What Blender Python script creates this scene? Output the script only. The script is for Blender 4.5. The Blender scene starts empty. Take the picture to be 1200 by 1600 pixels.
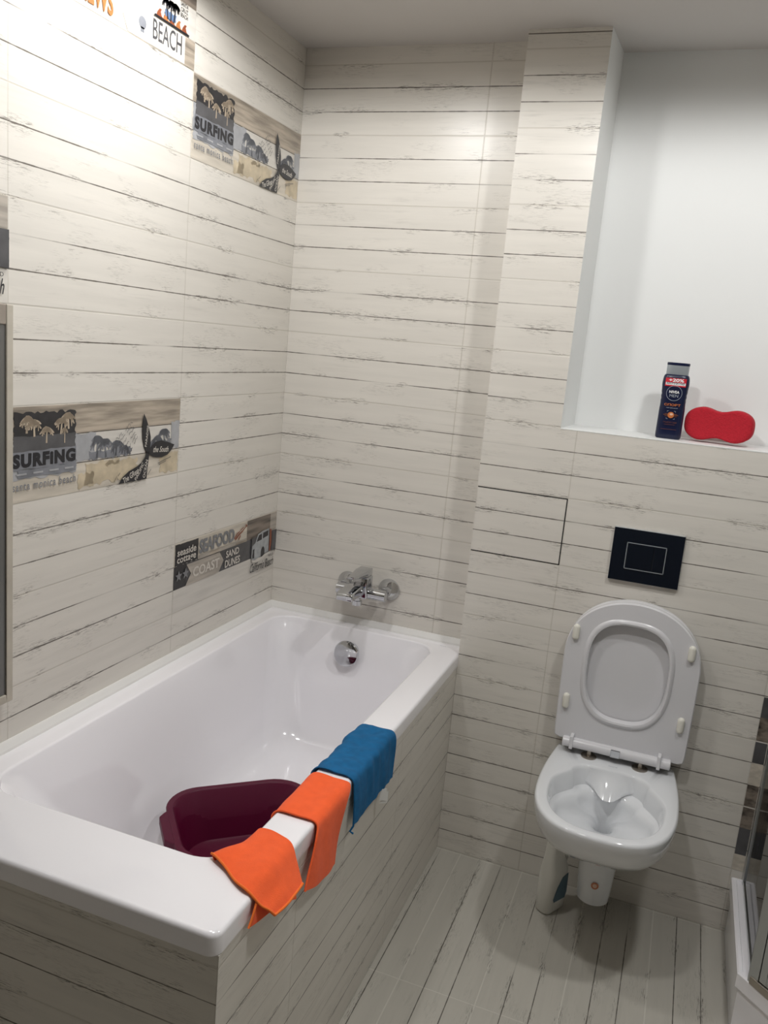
import bpy, bmesh, math, random
from mathutils import Vector, Matrix, noise
random.seed(7)
scn = bpy.context.scene
COL = scn.collection
PL = 0.0667                    # plank pitch on the tiles (three planks per 20 cm tile)
CEIL = 2.45
DW = -0.0875                   # face of the boxed-in toilet wall
XC = 0.705                     # left edge of the boxed-in wall
RIM = 0.665                    # tub rim height

# ------------------------------------------------------------------ materials
def newmat(name):
    m = bpy.data.materials.new(name); m.use_nodes = True
    nt = m.node_tree
    return m, nt, nt.nodes['Principled BSDF']

def mat(name, col, rough=0.5, metal=0.0, spec=0.5, coat=0.0, bump=0.0, bscale=200.0, sheen=0.0, mottle=0.0, mscale=8.0):
    m, nt, b = newmat(name)
    b.inputs['Base Color'].default_value = (*col, 1)
    b.inputs['Roughness'].default_value = rough
    b.inputs['Metallic'].default_value = metal
    b.inputs['Specular IOR Level'].default_value = spec
    b.inputs['Coat Weight'].default_value = coat
    b.inputs['Coat Roughness'].default_value = 0.05
    b.inputs['Sheen Weight'].default_value = sheen
    tc = nt.nodes.new('ShaderNodeTexCoord')
    if bump > 0:
        n = nt.nodes.new('ShaderNodeTexNoise'); n.inputs['Scale'].default_value = bscale
        n.inputs['Detail'].default_value = 3
        bp = nt.nodes.new('ShaderNodeBump'); bp.inputs['Strength'].default_value = bump
        bp.inputs['Distance'].default_value = 0.002
        nt.links.new(tc.outputs['Object'], n.inputs['Vector'])
        nt.links.new(n.outputs['Fac'], bp.inputs['Height']); nt.links.new(bp.outputs['Normal'], b.inputs['Normal'])
    if mottle > 0:
        n = nt.nodes.new('ShaderNodeTexNoise'); n.inputs['Scale'].default_value = mscale
        n.inputs['Detail'].default_value = 5
        r = nt.nodes.new('ShaderNodeValToRGB')
        r.color_ramp.elements[0].position = 0.3; r.color_ramp.elements[1].position = 0.7
        r.color_ramp.elements[0].color = (*[c * (1 - mottle) for c in col], 1)
        r.color_ramp.elements[1].color = (*[min(1, c * (1 + mottle)) for c in col], 1)
        nt.links.new(tc.outputs['Object'], n.inputs['Vector'])
        nt.links.new(n.outputs['Fac'], r.inputs['Fac']); nt.links.new(r.outputs['Color'], b.inputs['Base Color'])
    return m

def wood_print(name, col, amp=0.25, along='y', dark=None):
    """printed weathered plank: streaks stretched along one axis"""
    m, nt, b = newmat(name)
    tc = nt.nodes.new('ShaderNodeTexCoord'); mp = nt.nodes.new('ShaderNodeMapping')
    sc = {'y': (30, 5, 60), 'z': (60, 60, 5)}[along]
    mp.inputs['Scale'].default_value = sc
    n = nt.nodes.new('ShaderNodeTexNoise'); n.inputs['Scale'].default_value = 1.0; n.inputs['Detail'].default_value = 6
    r = nt.nodes.new('ShaderNodeValToRGB')
    d = dark or [c * (1 - amp * 1.6) for c in col]
    r.color_ramp.elements[0].position = 0.33; r.color_ramp.elements[1].position = 0.62
    r.color_ramp.elements[0].color = (*d, 1); r.color_ramp.elements[1].color = (*[min(1, c * (1 + amp * .5)) for c in col], 1)
    nt.links.new(tc.outputs['Object'], mp.inputs['Vector']); nt.links.new(mp.outputs['Vector'], n.inputs['Vector'])
    nt.links.new(n.outputs['Fac'], r.inputs['Fac']); nt.links.new(r.outputs['Color'], b.inputs['Base Color'])
    b.inputs['Roughness'].default_value = 0.35
    return m

def tile_mat(name, ua, va, v0, sign, u0, base=(0.70, 0.668, 0.612), grout=(0.55, 0.515, 0.455), rough=0.29,
             line=(0.07, 0.055, 0.042), strength=1.0, grout_soft=0.65, joint=0.6, seed=0.0, extra=None, ulim=None):
    """whitewashed plank tile 60x20: two dark printed gaps and a grout joint in every three planks"""
    m, nt, b = newmat(name)
    N, L = nt.nodes, nt.links
    tc = N.new('ShaderNodeTexCoord'); sp = N.new('ShaderNodeSeparateXYZ')
    L.new(tc.outputs['Object'], sp.inputs[0])
    U, V = sp.outputs[ua], sp.outputs[va]
    def mth(op, a, bb=None, clamp=False):
        n = N.new('ShaderNodeMath'); n.operation = op; n.use_clamp = clamp
        for i, x in enumerate((a, bb)):
            if x is None: continue
            if isinstance(x, (int, float)): n.inputs[i].default_value = x
            else: L.new(x, n.inputs[i])
        return n.outputs[0]
    def ramp(x, lo, hi, inv=False):
        n = N.new('ShaderNodeMapRange'); n.interpolation_type = 'SMOOTHSTEP'; n.clamp = True
        n.inputs['From Min'].default_value = lo; n.inputs['From Max'].default_value = hi
        n.inputs['To Min'].default_value = 1.0 if inv else 0.0
        n.inputs['To Max'].default_value = 0.0 if inv else 1.0
        L.new(x, n.inputs['Value']); return n.outputs[0]
    def nz(su, sv, w, scale=1.0, detail=3.0, rough_=0.55):
        c = N.new('ShaderNodeCombineXYZ')
        L.new(mth('MULTIPLY', U, su), c.inputs[0]); L.new(mth('MULTIPLY', V, sv), c.inputs[1]); c.inputs[2].default_value = w + seed
        n = N.new('ShaderNodeTexNoise'); n.inputs['Scale'].default_value = scale
        n.inputs['Detail'].default_value = detail; n.inputs['Roughness'].default_value = rough_
        L.new(c.outputs[0], n.inputs['Vector']); return n.outputs['Fac']
    k = mth('MULTIPLY', mth('SUBTRACT', V, v0), sign / PL)
    def tri(x, period):           # distance (in m) to the nearest multiple
        f = mth('FRACT', mth('ADD', mth('DIVIDE', x, period), 0.5))
        return mth('ABSOLUTE', mth('SUBTRACT', f, 0.5))
    wob = mth('MULTIPLY', mth('SUBTRACT', nz(14, 2, 3.1), 0.5), 0.0016)
    a = mth('ADD', mth('MULTIPLY', tri(k, 1.0), PL), wob)
    a = mth('ABSOLUTE', a)
    g = mth('MULTIPLY', tri(k, 3.0), 3 * PL)
    notg = ramp(g, 0.004, 0.006)
    gate = ramp(nz(3.2, 15.0, 7.7, detail=1.0), 0.34, 0.50)
    width = mth('ADD', mth('MULTIPLY', nz(40, 15, 1.3), 0.0022), 0.0004)
    ln = ramp(mth('DIVIDE', a, width), 0.55, 1.15, True)
    dark = mth('MULTIPLY', mth('MULTIPLY', ln, notg), mth('ADD', mth('MULTIPLY', gate, 0.85), 0.15))
    if extra is not None:         # a cut row whose printed gap falls off the grid
        e = mth('ABSOLUTE', mth('SUBTRACT', V, extra))
        dark = mth('MAXIMUM', dark, ramp(e, 0.0008, 0.0022, True))
    # worn paint flecks: stretched along the plank, in patches, mostly hugging the gaps
    fl = ramp(nz(45, 560, 11.3, detail=4.0, rough_=0.7), 0.535, 0.60)
    patch = ramp(nz(5.5, 17, 21.9, detail=2.0), 0.525, 0.595)
    near = ramp(a, 0.001, 0.017, True)
    fleck = mth('MULTIPLY', mth('MULTIPLY', fl, patch), mth('ADD', mth('MULTIPLY', near, 0.78), 0.22))
    smear = mth('MULTIPLY', mth('MULTIPLY', ramp(nz(9, 130, 5.5, detail=4), 0.5, 0.75), ramp(nz(4, 12, 9.5, detail=2), 0.45, 0.7)), 0.30)
    gj = ramp(g, 0.0009, 0.0025, True)
    uj = mth('MULTIPLY', tri(mth('SUBTRACT', U, u0), joint), joint)
    vj = ramp(uj, 0.0009, 0.0021, True)
    gr = mth('MAXIMUM', gj, vj)
    tone = nz(3, 40, 2.2, detail=4)
    mix = lambda f, c1, c2: None
    def mixc(f, c1, c2):
        n = N.new('ShaderNodeMix'); n.data_type = 'RGBA'
        if isinstance(f, (int, float)): n.inputs[0].default_value = f
        else: L.new(f, n.inputs[0])
        for i, c in ((6, c1), (7, c2)):
            if isinstance(c, tuple): n.inputs[i].default_value = (*c, 1)
            else: L.new(c, n.inputs[i])
        return n.outputs[2]
    c0 = mixc(ramp(tone, 0.3, 0.7), tuple(x * 0.965 for x in base), tuple(min(1, x * 1.025) for x in base))
    c1 = mixc(smear, c0, tuple(x * 0.55 for x in base))
    c2 = mixc(mth('MULTIPLY', gr, grout_soft), c1, grout)
    c3 = mixc(mth('MULTIPLY', mth('MAXIMUM', dark, mth('MULTIPLY', fleck, 0.95)), 0.86 * strength), c2, line)
    L.new(c3, b.inputs['Base Color'])
    b.inputs['Roughness'].default_value = rough; b.inputs['Specular IOR Level'].default_value = 0.32
    bp = N.new('ShaderNodeBump'); bp.inputs['Strength'].default_value = 0.35; bp.inputs['Distance'].default_value = 0.0015
    h = mth('SUBTRACT', mth('MULTIPLY', nz(25, 180, 4.4, detail=3), 0.18), mth('ADD', gr, mth('MULTIPLY', dark, 0.4)))
    L.new(h, bp.inputs['Height']); L.new(bp.outputs['Normal'], b.inputs['Normal'])
    return m

ZT = 36 * PL
M = {}
M['tile_left'] = tile_mat('whitewashed plank tile, left wall', 1, 2, ZT, -1, 0.0, seed=0.0)
M['tile_back'] = tile_mat('whitewashed plank tile, back wall', 0, 2, ZT, -1, 0.589, seed=3.0, grout_soft=0.75)
M['tile_toilet'] = tile_mat('whitewashed plank tile, boxed wall', 0, 2, ZT, -1, 0.974, seed=6.0, extra=ZT + 0.56 * PL)
M['tile_apron'] = tile_mat('whitewashed plank tile, tub side', 1, 2, ZT, -1, -0.6, seed=9.0)
M['tile_apron_end'] = tile_mat('whitewashed plank tile, tub end', 0, 2, ZT, -1, 0.7045, seed=12.0)
M['tile_floor'] = tile_mat('grey plank floor tile', 1, 0, 0.787, 1, -0.694, base=(0.47, 0.45, 0.40), grout=(0.58, 0.56, 0.50),
                           line=(0.05, 0.042, 0.034), rough=0.38, seed=15.0, grout_soft=0.8)
M['plaster'] = mat('white wall paint', (0.80, 0.81, 0.80), 0.75, bump=0.05, bscale=300)
M['ceiling'] = mat('matt ceiling paint', (0.60, 0.575, 0.55), 0.85, bump=0.05, bscale=250)
M['front_absorber'] = mat('dark taupe to absorb bounce light', (0.10, 0.09, 0.075), 0.8)  # unseen front wall, made dark to cut the light it bounces back
M['acrylic'] = mat('white sanitary acrylic', (0.91, 0.895, 0.925), 0.12, coat=0.5)
M['trim'] = mat('white sealing profile', (0.80, 0.79, 0.77), 0.35)
M['ceramic'] = mat('glazed white ceramic', (0.76, 0.775, 0.795), 0.08, coat=0.6)
M['plastic'] = mat('white seat plastic', (0.70, 0.695, 0.715), 0.22)
M['rubber'] = mat('soft cream bumper', (0.78, 0.76, 0.68), 0.5)
M['chrome'] = mat('polished chrome', (0.56, 0.57, 0.59), 0.06, metal=1.0)
M['steel'] = mat('brushed aluminium', (0.52, 0.54, 0.55), 0.28, metal=1.0)
M['brass'] = mat('dull nickel washer', (0.42, 0.38, 0.33), 0.32, metal=1.0)
M['black_glass'] = mat('black glass', (0.006, 0.009, 0.016), 0.04, spec=0.6)
M['black'] = mat('dark gap', (0.012, 0.011, 0.010), 0.8)
M['blue_cloth'] = mat('blue microfibre', (0.003, 0.115, 0.285), 0.95, bump=0.6, bscale=700, sheen=0.0, mottle=0.15, mscale=60)
M['orange_cloth'] = mat('orange microfibre', (0.98, 0.125, 0.026), 0.95, bump=0.6, bscale=700, sheen=0.08, mottle=0.06, mscale=60)
M['orange_hem'] = mat('orange hem thread', (0.98, 0.20, 0.03), 0.9, bump=0.8, bscale=900)
M['white_cloth'] = mat('white care label', (0.78, 0.78, 0.76), 0.8)
M['burgundy'] = mat('burgundy plastic', (0.085, 0.002, 0.022), 0.42, spec=0.3)
M['navy'] = mat('navy plastic', (0.006, 0.010, 0.040), 0.30)
M['silver'] = mat('silver plastic', (0.42, 0.46, 0.49), 0.35, metal=0.5)
M['red_print'] = mat('red print', (0.62, 0.02, 0.035), 0.4)
M['white_print'] = mat('white print', (0.85, 0.85, 0.85), 0.4)
M['grey_print'] = mat('grey print', (0.40, 0.44, 0.50), 0.4)
M['orange_print'] = mat('orange print', (0.55, 0.17, 0.05), 0.4)
M['dim_orange'] = mat('dim copper print', (0.16, 0.055, 0.030), 0.4)
M['sponge'] = mat('red sponge foam', (0.47, 0.012, 0.026), 0.95, bump=1.0, bscale=260, mottle=0.08, mscale=180)
M['jug'] = mat('white jug plastic', (0.74, 0.73, 0.68), 0.35)
M['jug_label'] = mat('grey blue jug label', (0.10, 0.17, 0.22), 0.4)
M['sticker'] = mat('copper sticker', (0.55, 0.20, 0.10), 0.4)
M['sticker_in'] = mat('pale sticker centre', (0.72, 0.50, 0.38), 0.4)
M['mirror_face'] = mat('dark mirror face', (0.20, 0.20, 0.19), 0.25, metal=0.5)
M['frame_pale'] = mat('pale frame edge', (0.50, 0.46, 0.39), 0.5, mottle=0.12, mscale=15)
M['band_brown'] = mat('brown top band', (0.30, 0.26, 0.22), 0.5, mottle=0.15, mscale=25)
M['lens'] = None
# prints on the decor tiles
M['d_wood'] = wood_print('printed weathered wood', (0.42, 0.36, 0.29), 0.35)
M['d_wood_pale'] = wood_print('printed pale wood', (0.62, 0.565, 0.48), 0.14)
M['d_grey'] = wood_print('printed washed grey', (0.60, 0.585, 0.56), 0.12)
M['d_brown'] = wood_print('printed dark brown grain', (0.20, 0.165, 0.135), 0.5)
M['d_black'] = mat('printed charcoal', (0.030, 0.029, 0.031), 0.35, mottle=0.35, mscale=30)
M['d_slate'] = mat('printed slate grey', (0.085, 0.084, 0.088), 0.35, mottle=0.25, mscale=20)
M['d_blue'] = mat('printed blue grey', (0.20, 0.208, 0.23), 0.35, mottle=0.2, mscale=25)
M['d_bluelight'] = mat('printed light blue grey', (0.37, 0.375, 0.39), 0.35, mottle=0.15, mscale=25)
M['d_sand'] = mat('printed sand colour', (0.56, 0.475, 0.34), 0.35, mottle=0.2, mscale=25)
M['d_palm'] = mat('printed beige palms', (0.45, 0.37, 0.28), 0.35, mottle=0.2, mscale=40)
M['d_taupe'] = wood_print('printed taupe arrow', (0.42, 0.38, 0.33), 0.2)
M['d_white'] = wood_print('printed white wash', (0.65, 0.62, 0.57), 0.06)
M['d_letter'] = mat('printed pale lettering', (0.62, 0.585, 0.53), 0.35)
M['d_steel'] = mat('printed steel grey lettering', (0.20, 0.205, 0.215), 0.35)
M['d_ink'] = mat('printed ink', (0.018, 0.018, 0.022), 0.35)
M['d_van'] = mat('printed van grey', (0.38, 0.40, 0.41), 0.35, mottle=0.15, mscale=60)
M['d_rust'] = mat('printed rust red', (0.25, 0.07, 0.03), 0.35)
M['d_orange'] = mat('printed orange', (0.40, 0.15, 0.05), 0.35)
M['d_indigo'] = mat('printed blue', (0.10, 0.16, 0.28), 0.35)
M['d_gap'] = mat('printed plank gap', (0.05, 0.042, 0.036), 0.5)

def glass_mat(name, tint=(0.93, 0.96, 0.955)):
    m = bpy.data.materials.new(name); m.use_nodes = True
    nt = m.node_tree; nt.nodes.clear()
    o = nt.nodes.new('ShaderNodeOutputMaterial'); mx = nt.nodes.new('ShaderNodeMixShader')
    t = nt.nodes.new('ShaderNodeBsdfTransparent'); t.inputs[0].default_value = (*tint, 1)
    g = nt.nodes.new('ShaderNodeBsdfGlossy'); g.inputs['Roughness'].default_value = 0.02
    f = nt.nodes.new('ShaderNodeFresnel'); f.inputs[0].default_value = 1.5
    nt.links.new(f.outputs[0], mx.inputs[0]); nt.links.new(t.outputs[0], mx.inputs[1])
    nt.links.new(g.outputs[0], mx.inputs[2]); nt.links.new(mx.outputs[0], o.inputs[0])
    return m
M['glass'] = glass_mat('clear shower glass')

def lamp_mat():
    m, nt, b = newmat('lit lamp lens')
    b.inputs['Base Color'].default_value = (0.9, 0.9, 0.88, 1)
    b.inputs['Emission Color'].default_value = (1, 0.98, 0.95, 1); b.inputs['Emission Strength'].default_value = 45
    return m
M['lens'] = lamp_mat()

# ------------------------------------------------------------------ mesh helpers
class MB:
    def __init__(s): s.v = []; s.f = []; s.m = []; s.cur = 0
    def add(s, vs, fs):
        o = len(s.v); s.v += [tuple(p) for p in vs]
        for f in fs: s.f.append(tuple(i + o for i in f)); s.m.append(s.cur)
        return s
    def quad(s, a, b, c, d): return s.add([a, b, c, d], [(0, 1, 2, 3)])
    def box(s, x0, x1, y0, y1, z0, z1):
        v = [(x, y, z) for z in (z0, z1) for y in (y0, y1) for x in (x0, x1)]
        return s.add(v, [(0, 2, 3, 1), (4, 5, 7, 6), (0, 1, 5, 4), (2, 6, 7, 3), (0, 4, 6, 2), (1, 3, 7, 5)])
    def loft(s, loops, cap0=False, cap1=False, closed=True, ring=False):
        n = len(loops[0]); vs = [p for l in loops for p in l]; fs = []
        R = len(loops)
        for r in range(R if ring else R - 1):
            r2 = (r + 1) % R
            for i in range(n if closed else n - 1):
                j = (i + 1) % n
                fs.append((r * n + i, r * n + j, r2 * n + j, r2 * n + i))
        if cap0: fs.append(tuple(range(n))[::-1])
        if cap1: fs.append(tuple((R - 1) * n + i for i in range(n)))
        return s.add(vs, fs)
    def cyl(s, p0, p1, r0, r1=None, n=28, caps=True):
        p0, p1 = Vector(p0), Vector(p1); r1 = r0 if r1 is None else r1
        d = (p1 - p0).normalized(); a = d.orthogonal().normalized(); b = d.cross(a)
        mk = lambda p, r: [p + (a * math.cos(t) + b * math.sin(t)) * r for t in [2 * math.pi * i / n for i in range(n)]]
        return s.loft([mk(p0, r0), mk(p1, r1)], caps, caps)
    def lathe(s, p0, axis, prof, n=40, cap0=True, cap1=True):
        """prof: list of (distance along axis, radius)"""
        p0 = Vector(p0); d = Vector(axis).normalized(); a = d.orthogonal().normalized(); b = d.cross(a)
        return s.loft([[p0 + d * h + (a * math.cos(t) + b * math.sin(t)) * r for t in [2 * math.pi * i / n for i in range(n)]] for h, r in prof], cap0, cap1)
    def tube(s, pts, r, n=12):
        pts = [Vector(p) for p in pts]; loops = []; a = None
        for i, p in enumerate(pts):
            d = (pts[min(i + 1, len(pts) - 1)] - pts[max(i - 1, 0)]).normalized()
            a = (a - d * a.dot(d)).normalized() if a is not None else d.orthogonal().normalized()
            b = d.cross(a); loops.append([p + (a * math.cos(t) + b * math.sin(t)) * r for t in [2 * math.pi * k / n for k in range(n)]])
        return s.loft(loops, True, True)
    def build(s, name, mats, parent=None, smooth=None, bevel=0.0, seg=2, loc=None):
        me = bpy.data.meshes.new(name); me.from_pydata(s.v, [], s.f)
        mats = mats if isinstance(mats, (list, tuple)) else [mats]
        for m in mats: me.materials.append(m)
        me.polygons.foreach_set('material_index', s.m)
        bm = bmesh.new(); bm.from_mesh(me)
        bmesh.ops.remove_doubles(bm, verts=bm.verts, dist=1e-6)
        bmesh.ops.recalc_face_normals(bm, faces=bm.faces)
        if bevel > 0:
            es = [e for e in bm.edges if len(e.link_faces) == 2 and e.calc_face_angle(0) > 0.5]
            bmesh.ops.bevel(bm, geom=es, offset=bevel, segments=seg, profile=0.5, affect='EDGES', clamp_overlap=True)
        if smooth is not None:
            for f in bm.faces: f.smooth = True
            for e in bm.edges:
                if len(e.link_faces) == 2 and e.calc_face_angle(0) > math.radians(smooth): e.smooth = False
        bm.to_mesh(me); bm.free()
        o = bpy.data.objects.new(name, me); COL.objects.link(o)
        if parent is not None: o.parent = parent; o.matrix_parent_inverse = parent.matrix_world.inverted() if False else Matrix.Translation(-parent.location)
        return o

def tag(o, label, cat, group=None):
    o['label'] = label; o['category'] = cat
    if group: o['group'] = group
    return o
def struct(o): o['kind'] = 'structure'; return o
def thing(name, loc, label, cat, group=None):
    o = bpy.data.objects.new(name, None); COL.objects.link(o); o.location = loc
    o.empty_display_size = 0.05
    return tag(o, label, cat, group)

def rr(x0, x1, y0, y1, r, n=8):
    """rounded rectangle, counter-clockwise, 4*(n+1) points"""
    pts = []
    for cx, cy, a0 in ((x1 - r, y1 - r, 0), (x0 + r, y1 - r, 90), (x0 + r, y0 + r, 180), (x1 - r, y0 + r, 270)):
        for i in range(n + 1):
            t = math.radians(a0 + 90 * i / n); pts.append((cx + r * math.cos(t), cy + r * math.sin(t)))
    return pts
def resample(pts, n):
    P = [Vector(p) for p in pts]; P.append(P[0]); d = [0]
    for a, b in zip(P, P[1:]): d.append(d[-1] + (b - a).length)
    out = []; j = 0
    for i in range(n):
        t = d[-1] * i / n
        while d[j + 1] < t: j += 1
        f = (t - d[j]) / max(1e-9, d[j + 1] - d[j]); out.append(tuple(P[j].lerp(P[j + 1], f)))
    return out
def dshape(hwb, hw, b, s, f, e=2.3, rb=0.0, n=96):
    """D outline in (a, d): flat back at d=b, sides widening hwb->hw up to d=s, then a superelliptic nose to d=f.
    Starts at the middle of the back, runs round the +a side first."""
    pts = [(0, b), (hwb * .5, b)]
    if rb > 0:
        for i in range(7):
            t = math.radians(90 * i / 6); pts.append((hwb - rb + rb * math.sin(t), b + (rb - rb * math.cos(t)) * (1 if f > b else -1)))
    else: pts.append((hwb, b))
    for i in range(1, 7):
        t = i / 6; pts.append((hwb + (hw - hwb) * math.sin(t * math.pi / 2), b + (rb if f > b else -rb) + (s - b - (rb if f > b else -rb)) * t))
    for i in range(1, 40):
        t = math.radians(90 * i / 40); pts.append((hw * max(0, math.cos(t)) ** (2 / e), s + (f - s) * math.sin(t) ** (2 / e)))
    full = pts + [(0, f)] + [(-a, d) for a, d in pts[::-1][:-1]]
    return resample(full, n)

# ---- flat lettering and shapes, as triangles in (s, t): s to the right, t downwards, in metres
def text_flat(txt, bold=0.0, shear=0.0, spacing=1.0):
    c = bpy.data.curves.new('lettering_curve', 'FONT'); c.body = txt; c.size = 1; c.offset = bold; c.shear = shear
    c.space_character = spacing; c.resolution_u = 3; c.fill_mode = 'BOTH'
    o = bpy.data.objects.new('lettering_tmp', c); COL.objects.link(o)
    dg = bpy.context.evaluated_depsgraph_get(); dg.update()
    me = bpy.data.meshes.new_from_object(o.evaluated_get(dg))
    vs = [(v.co.x, v.co.y) for v in me.vertices]; fs = [tuple(p.vertices) for p in me.polygons]
    bpy.data.objects.remove(o); bpy.data.curves.remove(c); bpy.data.meshes.remove(me)
    return vs, fs
def fit_text(txt, s0, t0, s1, t1, rot=0.0, **k):
    vs, fs = text_flat(txt, **k)
    x0 = min(v[0] for v in vs); x1 = max(v[0] for v in vs); y0 = min(v[1] for v in vs); y1 = max(v[1] for v in vs)
    w, h = s1 - s0, t1 - t0; cx, cy = (s0 + s1) / 2, (t0 + t1) / 2; cr, sr = math.cos(rot), math.sin(rot)
    out = []
    for x, y in vs:
        a = ((x - x0) / (x1 - x0) - .5) * w; bb = (.5 - (y - y0) / (y1 - y0)) * h
        out.append((cx + a * cr + bb * sr, cy - a * sr + bb * cr))
    return out, fs
def stroke(pts, w, w1=None):
    P = [Vector(p) for p in pts]; vs = []; n = len(P)
    for i, p in enumerate(P):
        d = (P[min(i + 1, n - 1)] - P[max(i - 1, 0)]).normalized(); nn = Vector((-d.y, d.x))
        ww = w if w1 is None else w + (w1 - w) * i / (n - 1)
        vs += [tuple(p + nn * ww / 2), tuple(p - nn * ww / 2)]
    return vs, [(2 * i, 2 * i + 1, 2 * i + 3, 2 * i + 2) for i in range(n - 1)]
def poly(pts): return list(pts), [tuple(range(len(pts)))]
def rect(s0, t0, s1, t1): return poly([(s0, t0), (s1, t0), (s1, t1), (s0, t1)])
def disc(cs, ct, r, n=28, ry=None): return poly([(cs + r * math.cos(2 * math.pi * i / n), ct + (ry or r) * math.sin(2 * math.pi * i / n)) for i in range(n)])
def ringshape(cs, ct, r0, r1, n=40):
    vs = [(cs + r * math.cos(2 * math.pi * i / n), ct + r * math.sin(2 * math.pi * i / n)) for i in range(n) for r in (r0, r1)]
    return vs, [(2 * i, 2 * i + 1, (2 * i + 3) % (2 * n), (2 * i + 2) % (2 * n)) for i in range(n)]
def rough_rect(s0, t0, s1, t1, amp, n=14, seed=1):
    rnd = random.Random(seed); pts = []
    for i in range(n): pts.append((s0 + (s1 - s0) * i / n, t0 + rnd.uniform(-amp, amp)))
    for i in range(n // 2): pts.append((s1 + rnd.uniform(-amp, amp), t0 + (t1 - t0) * i / (n // 2)))
    for i in range(n): pts.append((s1 + (s0 - s1) * i / n, t1 + rnd.uniform(-amp, amp)))
    for i in range(n // 2): pts.append((s0 + rnd.uniform(-amp, amp), t1 + (t0 - t1) * i / (n // 2)))
    return poly(pts)
def star(cs, ct, r):
    return poly([(cs + (r if i % 2 == 0 else r * .42) * math.sin(math.pi * i / 5), ct - (r if i % 2 == 0 else r * .42) * math.cos(math.pi * i / 5)) for i in range(10)])
def palm(cs, base, top, size, lean=0.0, seed=0):
    """shaggy stencilled palm: trunk, fat drooping fronds, dripping tips; one merged item"""
    rnd = random.Random(seed); out = []
    out.append(stroke([(cs, base), (cs + lean * .5, (base + top) / 2), (cs + lean, top)], size * .13, size * .10))
    for i in range(11):
        a = math.radians(-205 + i * 230 / 10 + rnd.uniform(-12, 12)); L = size * rnd.uniform(.34, .58)
        p0 = Vector((cs + lean, top)); pts = []
        for j in range(6):
            f = j / 5; pts.append((p0.x + math.cos(a) * L * f, p0.y + math.sin(a) * L * f * .55 + size * .26 * f * f))
        out.append(stroke(pts, size * .26, size * .07))
        if rnd.random() < .6: out.append(stroke([pts[3], (pts[3][0] + rnd.uniform(-1, 1), pts[3][1] + size * rnd.uniform(.15, .38))], size * .10, size * .05))
    out.append(disc(cs + lean, top + size * .03, size * .17, 12))
    V, F = [], []
    for vs, fs in out:
        F += [tuple(i + len(V) for i in f) for f in fs]; V += vs
    return [(V, F)]

class Print:
    """flat printed shapes laid on a surface given by a map (s, t, lift) -> point"""
    def __init__(s, mp): s.mp = mp; s.n = 0
    def put(s, name, items, m, parent, lift=None, thick=0.0):
        s.n += 1; lf = lift if lift is not None else 0.00025 * s.n
        o = None
        for vs, fs in items:
            b = MB(); b.add([s.mp(a, t, lf) for a, t in vs], fs); o = b.build(name, m, parent)
        return o

# ------------------------------------------------------------------ the setting
XR, YF = 2.46, -2.95
b = MB(); b.box(-0.1, XR + .1, YF - .1, 0.3, -0.08, 0.0); struct(b.build('floor', M['tile_floor']))
b = MB(); b.box(-0.1, XR + .1, YF - .1, 0.3, CEIL, CEIL + 0.08); struct(b.build('ceiling', M['ceiling']))
b = MB(); b.box(-0.1, 0.0, YF - .1, 0.3, 0, CEIL); struct(b.build('wall_left', M['tile_left']))
b = MB(); b.box(0.0, XC + 0.06, 0.0, 0.11, 0, CEIL); struct(b.build('wall_back', M['tile_back']))
b = MB(); b.box(XR, XR + .1, YF - .1, 0.3, 0, CEIL); struct(b.build('wall_right', M['tile_left']))
b = MB(); b.box(-0.1, XR + .1, YF - .1, YF, 0, CEIL); struct(b.build('wall_front', M['front_absorber']))
# boxed-in wall behind the toilet: low part, pillar at its left end, white niche above
LZ = 1.398
b = MB()
b.cur = 0
b.box(XC, XR, DW, 0.11, 0, LZ - 0.002)
# pillar, its right cheek plastered white
b.quad((XC, DW, LZ - .002), (0.9265, DW, LZ - .002), (0.9265, DW, CEIL), (XC, DW, CEIL))
b.quad((XC, 0.0, LZ - .002), (XC, DW, LZ - .002), (XC, DW, CEIL), (XC, 0.0, CEIL))
b.cur = 1
b.quad((0.9265, DW, LZ - .002), (0.938, 0.115, LZ - .002), (0.938, 0.115, CEIL), (0.9265, DW, CEIL))
struct(b.build('wall_toilet', [M['tile_toilet'], M['plaster']]))
b = MB(); b.box(0.76, XR, 0.11, 0.3, 0, CEIL); struct(b.build('wall_niche', M['plaster']))
b = MB(); b.box(0.9268, XR, DW - .0008, 0.11, LZ - .002, LZ + .001); struct(b.build('trim_1', M['plaster'], bevel=0.0008))
# sealing profile round the tub
b = MB()
b.loft([[(0.0, y, RIM + .020), (0.004, y, RIM + .020), (0.013, y, RIM + .005), (0.016, y, RIM - .004), (0.0, y, RIM - .004)] for y in (-1.498, -0.003)], True, True)
struct(b.build('trim_2', M['trim']))
b = MB()
b.loft([[(x, 0.0, RIM + .020), (x, -.004, RIM + .020), (x, -.013, RIM + .005), (x, -.016, RIM - .004), (x, 0.0, RIM - .004)] for x in (0.003, XC - .001)], True, True)
struct(b.build('trim_3', M['trim']))

# tiled panel under the tub: long side and near end
b = MB()
b.cur = 0; b.box(0.668, 0.7045, -1.489, -0.0005, 0.0, 0.6235)
b.cur = 1; b.box(0.0005, 0.668, -1.489, -1.455, 0.0, 0.6235); b.quad((0.668, -1.4895, 0), (0.7045, -1.4895, 0), (0.7045, -1.4895, .6235), (0.668, -1.4895, .6235))
struct(b.build('wall_tub', [M['tile_apron'], M['tile_apron_end']]))

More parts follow.
